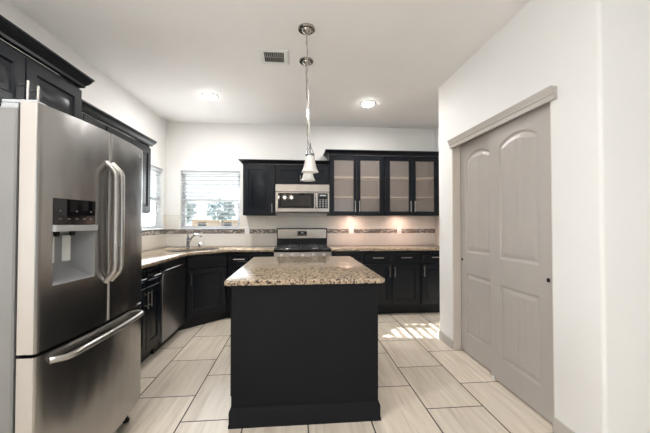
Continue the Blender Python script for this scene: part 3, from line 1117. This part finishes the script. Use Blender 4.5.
for i in range(4):
    j = (i+1) % 4
    cv.faces.new((c[i], c[j], c[j+4], c[i+4]))
cv.faces.new((c[4], c[5], c[6], c[7]))
cav = obj('dispenser_recess', cv, M_RECESS, doorL, recalc=False, label='silver grey dispenser recess')
ym = (DY0+DY1)/2
for dy in (-0.050, 0.050):
    bm = B()
    prism(bm, [(xi+0.001, ym+dy-0.020), (xi+0.014, ym+dy-0.016), (xi+0.014, ym+dy+0.016), (xi+0.001, ym+dy+0.020)], 1.095, 1.215, 0.003)
    obj('paddle', bm, M_WHITE, doorL, label='pale dispenser paddle')
    bm = B()
    lathe(bm, [(0, -0.022), (0.010, -0.022), (0.014, 0.0), (0, 0.0)], 12, (xi+0.032, ym+dy, 1.235))
    obj('nozzle', bm, M_DARK, doorL)
# bow handles
def bow(y, z0, z1, out, r):
    pts = []
    for i in range(41):
        a = i/40
        ramp = min(1, a/0.085, (1-a)/0.085)
        pts.append((front(y)-0.004+out*ramp+0.003*math.sin(PI*a), y, z0+(z1-z0)*a))
    bm = B()
    tube(bm, pts, r, 12)
    bmesh.ops.scale(bm, verts=bm.verts[:], vec=(1, 1.0, 1))
    return bm
obj('handle', bow(SEAM-0.027, 0.966, 1.590, 0.048, 0.0145), M_NICKEL, doorL, label='curved steel door handle')
obj('handle', bow(SEAM+0.027, 0.966, 1.590, 0.048, 0.0145), M_NICKEL, doorR, label='curved steel door handle')
bm = B()
pts = []
for i in range(25):
    a = i/24
    y = 0.072+(W-0.145)*a
    ramp = min(1, a/0.05, (1-a)/0.05)
    pts.append((front(y)-0.004+0.046*(ramp**0.75), y, 0.702+0.004*math.sin(PI*a)))
tube(bm, pts, 0.0135, 12)
obj('handle', bm, M_NICKEL, drw, label='curved steel drawer handle')
bm = B()
yb = 0.795
box(bm, front(yb)-0.002, front(yb)+0.0035, yb-0.008, yb-0.002, 1.682, 1.716)
box(bm, front(yb)-0.002, front(yb)+0.003, yb+0.004, yb+0.020, 1.694, 1.699)
box(bm, front(yb)-0.002, front(yb)+0.003, yb+0.004, yb+0.020, 1.682, 1.687)
obj('badge', bm, M_CHROME, doorR, label='small chrome badge')

# ------------------------------------------------------------------ dishwasher
t = thing('dishwasher', 'dark stainless dishwasher under the counter left of the sink cabinet', 'dishwasher', (FL, 3.222, 0), PI/2)
w = 0.640
bx('tub', (0.004, w-0.004, 0.0, 0.56, 0.10, 0.878), M_DARK, t)
bx('toe_panel', (0.004, w-0.004, 0.05, 0.56, 0.0, 0.098), M_DARK, t)
M_DW = steel('dark_stainless', (0.26, 0.265, 0.275), 0.30)
dw = bx('door', (0.006, w-0.006, -0.030, -0.001, 0.105, 0.775), M_DW, t, 0.004, seg=2)
bm = B()
box(bm, 0.006, w-0.006, -0.030, -0.001, 0.782, 0.874, 0.004)
pnl = obj('control_panel', bm, M_DW, t)
bm = B()
box(bm, 0.06, w-0.06, -0.038, -0.0305, 0.784, 0.800, 0.003)
obj('handle', bm, M_NICKEL, pnl, label='recessed bar handle')

# ------------------------------------------------------------------ range
RGX, RGW = -0.300, 0.762
t = thing('range', 'stainless gas range with black cooktop behind the island', 'range', (RGX, D-0.665, 0))
yb = 0.648
bm = B()
box(bm, 0.004, RGW-0.004, 0.03, yb, 0.05, 0.880, 0.003)
obj('body', bm, M_DARK, t)
bm = B()
box(bm, 0.002, RGW-0.002, 0.005, yb-0.075, 0.8805, 0.912, 0.006, 2)
obj('cooktop', bm, M_ENAMEL, t, label='black enamel cooktop')
bm = B()
prof2 = [(0.0, 0.795), (-0.012, 0.800), (0.002, 0.875), (0.030, 0.8795), (0.030, 0.795)]
a = [bm.verts.new((0.004, y, z)) for y, z in prof2]
b = [bm.verts.new((RGW-0.004, y, z)) for y, z in prof2]
bm.faces.new(a)
bm.faces.new(b[::-1])
for i in range(5):
    bm.faces.new((a[i], b[i], b[(i+1) % 5], a[(i+1) % 5]))
cp = obj('knob_panel', bm, M_DSTEEL, t, label='dark steel knob panel')
for i in range(5):
    x = 0.10+i*(RGW-0.20)/4
    bm = B()
    tube(bm, [(x, -0.006, 0.838), (x, -0.036, 0.844)], [0.021, 0.017], 16)
    box(bm, x-0.003, x+0.003, -0.042, -0.030, 0.828, 0.860)
    obj('knob', bm, M_NICKEL, cp)
od = B()
box(od, 0.006, RGW-0.006, -0.015, 0.029, 0.225, 0.788, 0.005)
ovd = obj('oven_door', od, M_STEELH, t, label='stainless oven door')
bx('oven_window', (0.13, RGW-0.13, -0.0175, -0.0155, 0.36, 0.63), M_BGLASS, ovd, label='black oven window')
bm = B()
tube(bm, [(0.07, -0.055, 0.735), (RGW-0.07, -0.055, 0.735)], 0.011, 12)
for x in (0.10, RGW-0.10):
    tube(bm, [(x, -0.055, 0.735), (x, -0.0145, 0.735)], 0.008, 8)
obj('handle', bm, M_NICKEL, ovd)
bx('bottom_drawer', (0.006, RGW-0.006, -0.012, 0.029, 0.06, 0.215), M_STEELH, t, 0.004, 'stainless bottom drawer')
bm = B()
box(bm, 0.004, RGW-0.004, yb-0.070, yb, 0.8805, 1.184, 0.004)
bg = obj('backguard', bm, M_DARK, t, label='black backguard')
bm = B()
box(bm, 0.016, RGW-0.016, yb-0.078, yb-0.0705, 1.030, 1.172, 0.004)
sp_ = obj('steel_face', bm, M_STEELH, bg, label='stainless face of the backguard')
bm = B()
box(bm, 0.311, 0.451, yb-0.0805, yb-0.0785, 1.070, 1.140, 0.0008)
obj('clock_display', bm, M_BGLASS, bg, label='black clock display')
for i in range(4):
    x = 0.335+i*0.026
    bx('button', (x, x+0.014, yb-0.0815, yb-0.0806, 1.080, 1.086), M_GREYPL, bg)
bx('readout', (0.362, 0.400, yb-0.0815, yb-0.0806, 1.106, 1.122), M_GREYPL, bg)
for cx in (0.20, 0.562):
    bm = B()
    gx0, gx1, gy0, gy1, gz = cx-0.165, cx+0.165, 0.045, yb-0.095, 0.944
    for x in (gx0, gx1, cx):
        box(bm, x-0.006, x+0.006, gy0, gy1, gz-0.014, gz, 0.002)
    for y in (gy0, gy1, (gy0+gy1)/2):
        box(bm, gx0, gx1, y-0.006, y+0.006, gz-0.014, gz, 0.002)
    for y in (gy0+0.12, gy1-0.12):
        box(bm, cx-0.10, cx+0.10, y-0.005, y+0.005, gz-0.010, gz+0.006, 0.002)
        box(bm, cx-0.005, cx+0.005, y-0.09, y+0.09, gz-0.010, gz+0.006, 0.002)
    for x in (gx0, gx1):
        for y in (gy0, gy1):
            box(bm, x-0.008, x+0.008, y-0.008, y+0.008, 0.9125, gz-0.012)
    obj('grate', bm, M_IRON, t, label='cast iron grate')
    for y in (gy0+0.12, gy1-0.12):
        bm = B()
        lathe(bm, [(0, 0.9125), (0.045, 0.9125), (0.045, 0.922), (0.034, 0.924), (0.034, 0.930), (0, 0.932)], 18, (cx, y, 0))
        obj('burner', bm, M_NICKEL, t, label='round burner cap')

# ------------------------------------------------------------------ microwave
t = thing('microwave', 'stainless over-the-range microwave hung under the short cabinet', 'microwave', (-0.299, D-0.400, 0))
w = 0.762
mz0, mz1 = 1.416, 1.809
def mx(p):
    return (p-228)/309*w
def mz(p):
    return 1.803-(p-228)*0.002413
bx('body', (0.002, w-0.002, 0.0, 0.396, mz0, mz1), M_DARK, t)
bx('vent_panel', (0.002, w-0.002, -0.022, -0.001, mz(270), mz1, ), M_STEELH, t, 0.004, 'stainless top strip')
dr = B()
dx0, dx1 = 0.004, mx(464)
wx0, wx1, wz0, wz1 = mx(243), mx(448), mz(366), mz(278)
zb, zt = mz0+0.004, mz(272)
box(dr, dx0, wx0, -0.022, -0.001, zb, zt, 0.002)
box(dr, wx1, dx1, -0.022, -0.001, zb, zt, 0.002)
box(dr, wx0, wx1, -0.022, -0.001, zb, wz0, 0.002)
box(dr, wx0, wx1, -0.022, -0.001, wz1, zt, 0.002)
md = obj('door', dr, M_STEELH, t, label='stainless door frame')
bx('window', (wx0-0.001, wx1+0.001, -0.019, -0.012, wz0-0.001, wz1+0.001), M_BGLASS, md, label='black glass window')
bx('screen', (wx0+0.045, wx1-0.045, -0.0205, -0.0192, wz0+0.03, wz1-0.03), M_MWGLASS, md, label='grey see-through mesh of the door window')
bm = B()
hx = mx(458)
tube(bm, [(hx, -0.022, wz0+0.002), (hx, -0.050, wz0+0.022), (hx, -0.054, (wz0+wz1)/2), (hx, -0.050, wz1-0.022), (hx, -0.022, wz1-0.002)], 0.009, 10)
obj('handle', bm, M_CHROME, md, label='vertical chrome handle')
cp = B()
box(cp, dx1+0.003, w-0.004, -0.022, -0.001, zb, zt, 0.002)
cpo = obj('control_panel', cp, M_STEELH, t)
bx('keypad', (mx(470), mx(526), -0.0245, -0.0222, wz0, wz1), M_BGLASS, cpo, label='black glass keypad')
for r in range(5):
    for c_ in range(3):
        x = mx(477)+c_*0.042
        z = wz0+0.018+r*0.024
        bx('button', (x, x+0.022, -0.0255, -0.0246, z, z+0.009), M_GREYPL, cpo)
bx('display', (mx(480), mx(516), -0.0255, -0.0246, wz1-0.040, wz1-0.022), M_GREYPL, cpo)

# ------------------------------------------------------------------ outlets
def outlet(label, x, z):
    t = thing('wall_outlet', label, 'outlet', (x, D-0.0135, z), 0, 'white outlets on the mosaic band')
    bx('cover_plate', (-0.036, 0.036, -0.006, 0.0, -0.058, 0.058), M_WHITE, t, 0.003)
    for s in (-1, 1):
        bm = B()
        box(bm, -0.017, 0.017, -0.008, -0.0062, s*0.022-0.015, s*0.022+0.015, 0.0006)
        o = obj('receptacle', bm, M_WHITE, t)
        bm = B()
        for q in (-0.007, 0.007):
            box(bm, q-0.0013, q+0.0013, -0.0088, -0.0081, s*0.022-0.004, s*0.022+0.007)
        obj('slot', bm, M_DARK, o)
    return t
outlet('white outlet on the mosaic band right beside the sink window', -0.745, 1.156)
outlet('white outlet on the mosaic band, first one right of the range', 0.842, 1.153)
outlet('white outlet on the mosaic band in the right corner area, farther from range', 1.607, 1.151)

# ------------------------------------------------------------------ lights and vent on the ceiling
def can_light(label, x, y):
    t = thing('recessed_light', label, 'ceiling light', (x, y, ZC), 0, 'recessed ceiling lights')
    bm = B()
    lathe(bm, [(0.072, -0.0005), (0.098, -0.0005), (0.098, -0.004), (0.080, -0.009), (0.072, -0.006), (0.072, -0.0005)], 32)
    obj('trim_ring', bm, M_WHITE, t)
    bm = B()
    lathe(bm, [(0.071, -0.002), (0.068, -0.014), (0.050, -0.026), (0, -0.032)], 28)
    obj('lens', bm, M_LENS, t, label='glowing lens')
    lamp('can_lamp', 'AREA', (x, y, ZC-0.04), (0, 0, -1), 15, (1.0, 0.98, 0.96), shape='DISK', size=0.14)
can_light('lit round recessed light in the ceiling in front of the sink window', -1.027, 3.844)
can_light('lit round recessed light in the ceiling before the glass-door cabinets', 0.891, 3.913)

for i, (x, y, where) in enumerate(((-0.9, 1.15, 'just out of frame above the refrigerator side'), (0.2, -0.8, 'behind the viewer near the dining fixture'))):
    can_light('added recessed fill light ' + where, x, y)  # two out-of-frame ceiling lights added to brighten the room
t = thing('ceiling_vent', 'square white air vent with dark louvres in the ceiling', 'air vent', (-0.205, 2.870, ZC))
hv = 0.126
bm = B()
for a in ((-hv, hv, -hv, -hv+0.038), (-hv, hv, hv-0.038, hv), (-hv, -hv+0.038, -hv+0.038, hv-0.038), (hv-0.038, hv, -hv+0.038, hv-0.038)):
    box(bm, a[0], a[1], a[2], a[3], -0.010, -0.0005, 0.002)
obj('frame', bm, M_WHITE, t)
bx('duct_backing', (-hv+0.038, hv-0.038, -hv+0.038, hv-0.038, -0.002, -0.0005), M_DARK, t, label='black sheet standing in for the shade of the duct')  # black sheet in place of the unlit duct behind the louvres
bm = B()
q = hv-0.040
n = 9
for r in range(2):
    y0, y1 = (-q, -0.004) if r == 0 else (0.004, q)
    for i in range(n):
        x = -q+0.012+i*(2*q-0.024)/(n-1)
        s = 0.007 if r == 0 else -0.007
        vs = [bm.verts.new(p) for p in ((x-s, y0, -0.0025), (x-s, y1, -0.0025), (x+s*0.3, y1, -0.010), (x+s*0.3, y0, -0.010))]
        us = [bm.verts.new((v.co.x+0.0012, v.co.y, v.co.z)) for v in vs]
        bm.faces.new(vs)
        bm.faces.new(us[::-1])
        for k in range(4):
            bm.faces.new((vs[k], us[k], us[(k+1) % 4], vs[(k+1) % 4]))
box(bm, -q, q, -0.003, 0.003, -0.010, -0.0025)
obj('louvres', bm, M_LOUVRE, t)

# pendants: ceiling canopy, long rod, forked holder, frosted bell shade
def pendant(label, x, y, zrim, lean):
    t = thing('pendant_light', label, 'pendant light', (x, y, ZC), 0, 'pendant lights over the island')
    bm = B()
    lathe(bm, [(0, -0.0005), (0.066, -0.0005), (0.067, -0.010), (0.062, -0.017), (0.052, -0.017), (0.050, -0.012), (0.040, -0.014), (0.036, -0.026), (0.024, -0.036), (0.010, -0.048), (0, -0.050)], 28)
    obj('canopy', bm, M_CANOPY, t)
    ht = zrim+0.125-ZC                 # top of the shade, local z
    def at(z):
        return (lean*z/(zrim-ZC), 0.0, z)
    bm = B()
    zt, zl = -0.045, ht+0.085
    tube(bm, [at(zt), at(zl)], 0.0048, 8)
    nseg = 3
    for i in range(1, nseg):
        z = zt+(zl-zt)*i/nseg
        c = at(z)
        tube(bm, [(c[0], 0, z-0.018), (c[0], 0, z-0.010), (c[0], 0, z+0.010), (c[0], 0, z+0.018)], [0.005, 0.0075, 0.0075, 0.005], 10)
    cord = [(at(zt+(zl-zt)*i/90)[0]+0.0075*math.cos(i*0.42), 0.0075*math.sin(i*0.42), zt+(zl-zt)*i/90) for i in range(91)]
    tube(bm, cord, 0.0022, 5)
    obj('rod', bm, M_NICKEL, t)
    bm = B()
    c = at(ht)
    tube(bm, [(c[0], 0, zl+0.01), (c[0], 0, zl-0.015)], 0.009, 10)
    for s in (-1, 1):
        tube(bm, [(c[0], 0, zl-0.005), (c[0]+s*0.013, 0, zl-0.030), (c[0]+s*0.030, 0, ht+0.012)], 0.0042, 8)
        tube(bm, [(c[0], 0, zl-0.005), (c[0], s*0.013, zl-0.030), (c[0], s*0.030, ht+0.012)], 0.0042, 8)
    lathe(bm, [(0, ht+0.016), (0.034, ht+0.016), (0.036, ht+0.004), (0.034, ht-0.004), (0, ht-0.004)], 24, (c[0], 0, 0))
    obj('holder', bm, M_FAUCET, t)
    bm = B()
    outer = [(0.034, 0.125), (0.037, 0.105), (0.040, 0.080), (0.045, 0.055), (0.052, 0.030), (0.060, 0.012), (0.067, 0.0)]
    inner = [(r-0.004, z+0.001) for r, z in outer[::-1]]
    lathe(bm, [(r, z+zrim-ZC) for r, z in outer+inner], 32, (c[0], 0, 0))
    obj('shade', bm, M_SHADE, t, label='white frosted glass bell shade')
    bm = B()
    lathe(bm, [(0, 0.030), (0.018, 0.040), (0.024, 0.060), (0.016, 0.090), (0.012, 0.115), (0, 0.118)], 16, (c[0], 0, zrim-ZC))
    obj('bulb', bm, M_PBULB, t)
pendant('pendant light over the island, nearer one with the bigger bell shade', 0.073, 2.425, 1.657, 0.030)
pendant('pendant light over the island, farther one whose shade hangs just below', 0.085, 2.915, 1.657, 0.020)

# under-cabinet puck lights
def puck(label, x, y):
    t = thing('puck_light', label, 'cabinet light', (x, y, UZ0), 0, 'puck lights under the glass cabinets')
    bm = B()
    lathe(bm, [(0.026, -0.0005), (0.034, -0.0005), (0.034, -0.012), (0.030, -0.015), (0.026, -0.013), (0.026, -0.0005)], 20)
    obj('ring', bm, M_NICKEL, t)
    bm = B()
    lathe(bm, [(0.0255, -0.003), (0.020, -0.011), (0, -0.012)], 18)
    obj('lens', bm, M_PUCK, t, label='glowing warm lens')
    lamp('puck_lamp', 'AREA', (x, y, UZ0-0.018), (0, 0.15, -1), 1.3, (1.0, 0.66, 0.54), shape='DISK', size=0.06)
puck('lit puck light under the glass cabinet nearest the microwave', 0.842, D-0.21)
puck('lit puck light under the glass cabinet in the right corner', 1.590, D-0.21)

# three-lamp dining fixture behind the viewer, seen mirrored in the microwave glass
t = thing('chandelier', 'three-shade nickel dining fixture mirrored in the microwave door', 'chandelier', (-0.40, -1.5, ZC))
bm = B()
lathe(bm, [(0, -0.0005), (0.065, -0.0005), (0.06, -0.02), (0, -0.03)], 20)
tube(bm, [(0, 0, -0.02), (0, 0, -0.50)], 0.006, 8)
tube(bm, [(-0.25, 0, -0.50), (0.25, 0, -0.50)], 0.008, 8)
obj('stem', bm, M_NICKEL, t)
for k in (-1, 0, 1):
    bm = B()
    outer = [(0.028, -0.52), (0.034, -0.56), (0.048, -0.60), (0.066, -0.64)]
    lathe(bm, outer+[(r-0.004, z) for r, z in outer[::-1]], 20, (k*0.22, 0, 0))
    s = obj('shade', bm, M_SHADE, t)
    bm = B()
    lathe(bm, [(0, -0.62), (0.022, -0.60), (0.026, -0.575), (0.012, -0.53), (0, -0.525)], 14, (k*0.22, 0, 0))
    obj('bulb', bm, M_BULB, t)
    lamp('chandelier_lamp', 'POINT', (-0.40+k*0.22, -1.5, ZC-0.69), (0, 0, -1), 3, (1.0, 0.92, 0.82), shadow_soft_size=0.05)

# ------------------------------------------------------------------ outdoors beyond the windows
bm = B()
box(bm, -120, 80, D+0.3, 140, -0.5, -0.3)
box(bm, -120, XL-0.3, -60, D+0.3, -0.5, -0.3)
o = struct('lawn_ground', bm, M_GRASS)
def house(label, x, y, w, d, h, rh, wall):
    t = thing('neighbor_house', label, 'house', (x, y, -0.3))
    bx('wall', (-w/2, w/2, 0, d, 0, h), wall, t)
    bm = B()
    o_ = 0.5
    lo = [bm.verts.new(p) for p in ((-w/2-o_, -o_, h), (w/2+o_, -o_, h), (w/2+o_, d+o_, h), (-w/2-o_, d+o_, h))]
    hi = [bm.verts.new(p) for p in ((-w/2+d*0.4, d/2, h+rh), (w/2-d*0.4, d/2, h+rh))]
    bm.faces.new(lo[::-1])
    bm.faces.new((lo[0], lo[1], hi[1], hi[0]))
    bm.faces.new((lo[1], lo[2], hi[1]))
    bm.faces.new((lo[2], lo[3], hi[0], hi[1]))
    bm.faces.new((lo[3], lo[0], hi[0]))
    obj('roof', bm, M_ROOF, t, label='blue-grey hip roof')
    for q in (-0.28, 0.28):
        bx('window', (q*w-0.5, q*w+0.5, -0.03, 0.0, h*0.35, h*0.8), M_BGLASS, t)
house('peach brick house with pale roof seen through the sink window', -11.0, 44, 6.0, 6, 1.9, 1.2, M_PEACH)
def tree(label, x, y, h, r, sd, leaves=260):
    rnd = random.Random(sd)
    t = thing('tree', label, 'tree', (x, y, -0.3))
    bm = B()
    tube(bm, [(0, 0, 0), (0.05, 0.02, h*0.4), (0, 0, h*0.7)], [0.16, 0.12, 0.06], 8)
    obj('trunk', bm, M_BARK, t)
    bm = B()
    for _ in range(leaves):
        a, b_ = rnd.uniform(0, 2*PI), rnd.uniform(-1, 1)
        rr = r*rnd.uniform(0.4, 1.0)
        c = Vector((rr*math.cos(a)*math.sqrt(1-b_*b_), rr*math.sin(a)*math.sqrt(1-b_*b_), h*0.72+rr*b_*0.8))
        m = Matrix.Translation(c) @ Matrix.Rotation(rnd.uniform(0, 6), 4, 'Z') @ Matrix.Rotation(rnd.uniform(0, 3), 4, 'X')
        s = rnd.uniform(0.14, 0.27)
        bmesh.ops.create_icosphere(bm, subdivisions=1, radius=s, matrix=m @ Matrix.Diagonal((1, 1, 0.35, 1)))
    obj('crown', bm, M_LEAF, t)
tree('round bluish tree outside the sink window, left of the peach house', -10.6, 30, 3.6, 1.5, 3)
tree('low leafy tree outside the sink window, right of the peach house', -7.6, 33, 3.9, 1.5, 8)
tree('leafy tree outside the left wall window shading the sun', -6.9, 5.1, 5.4, 1.35, 5, 22)
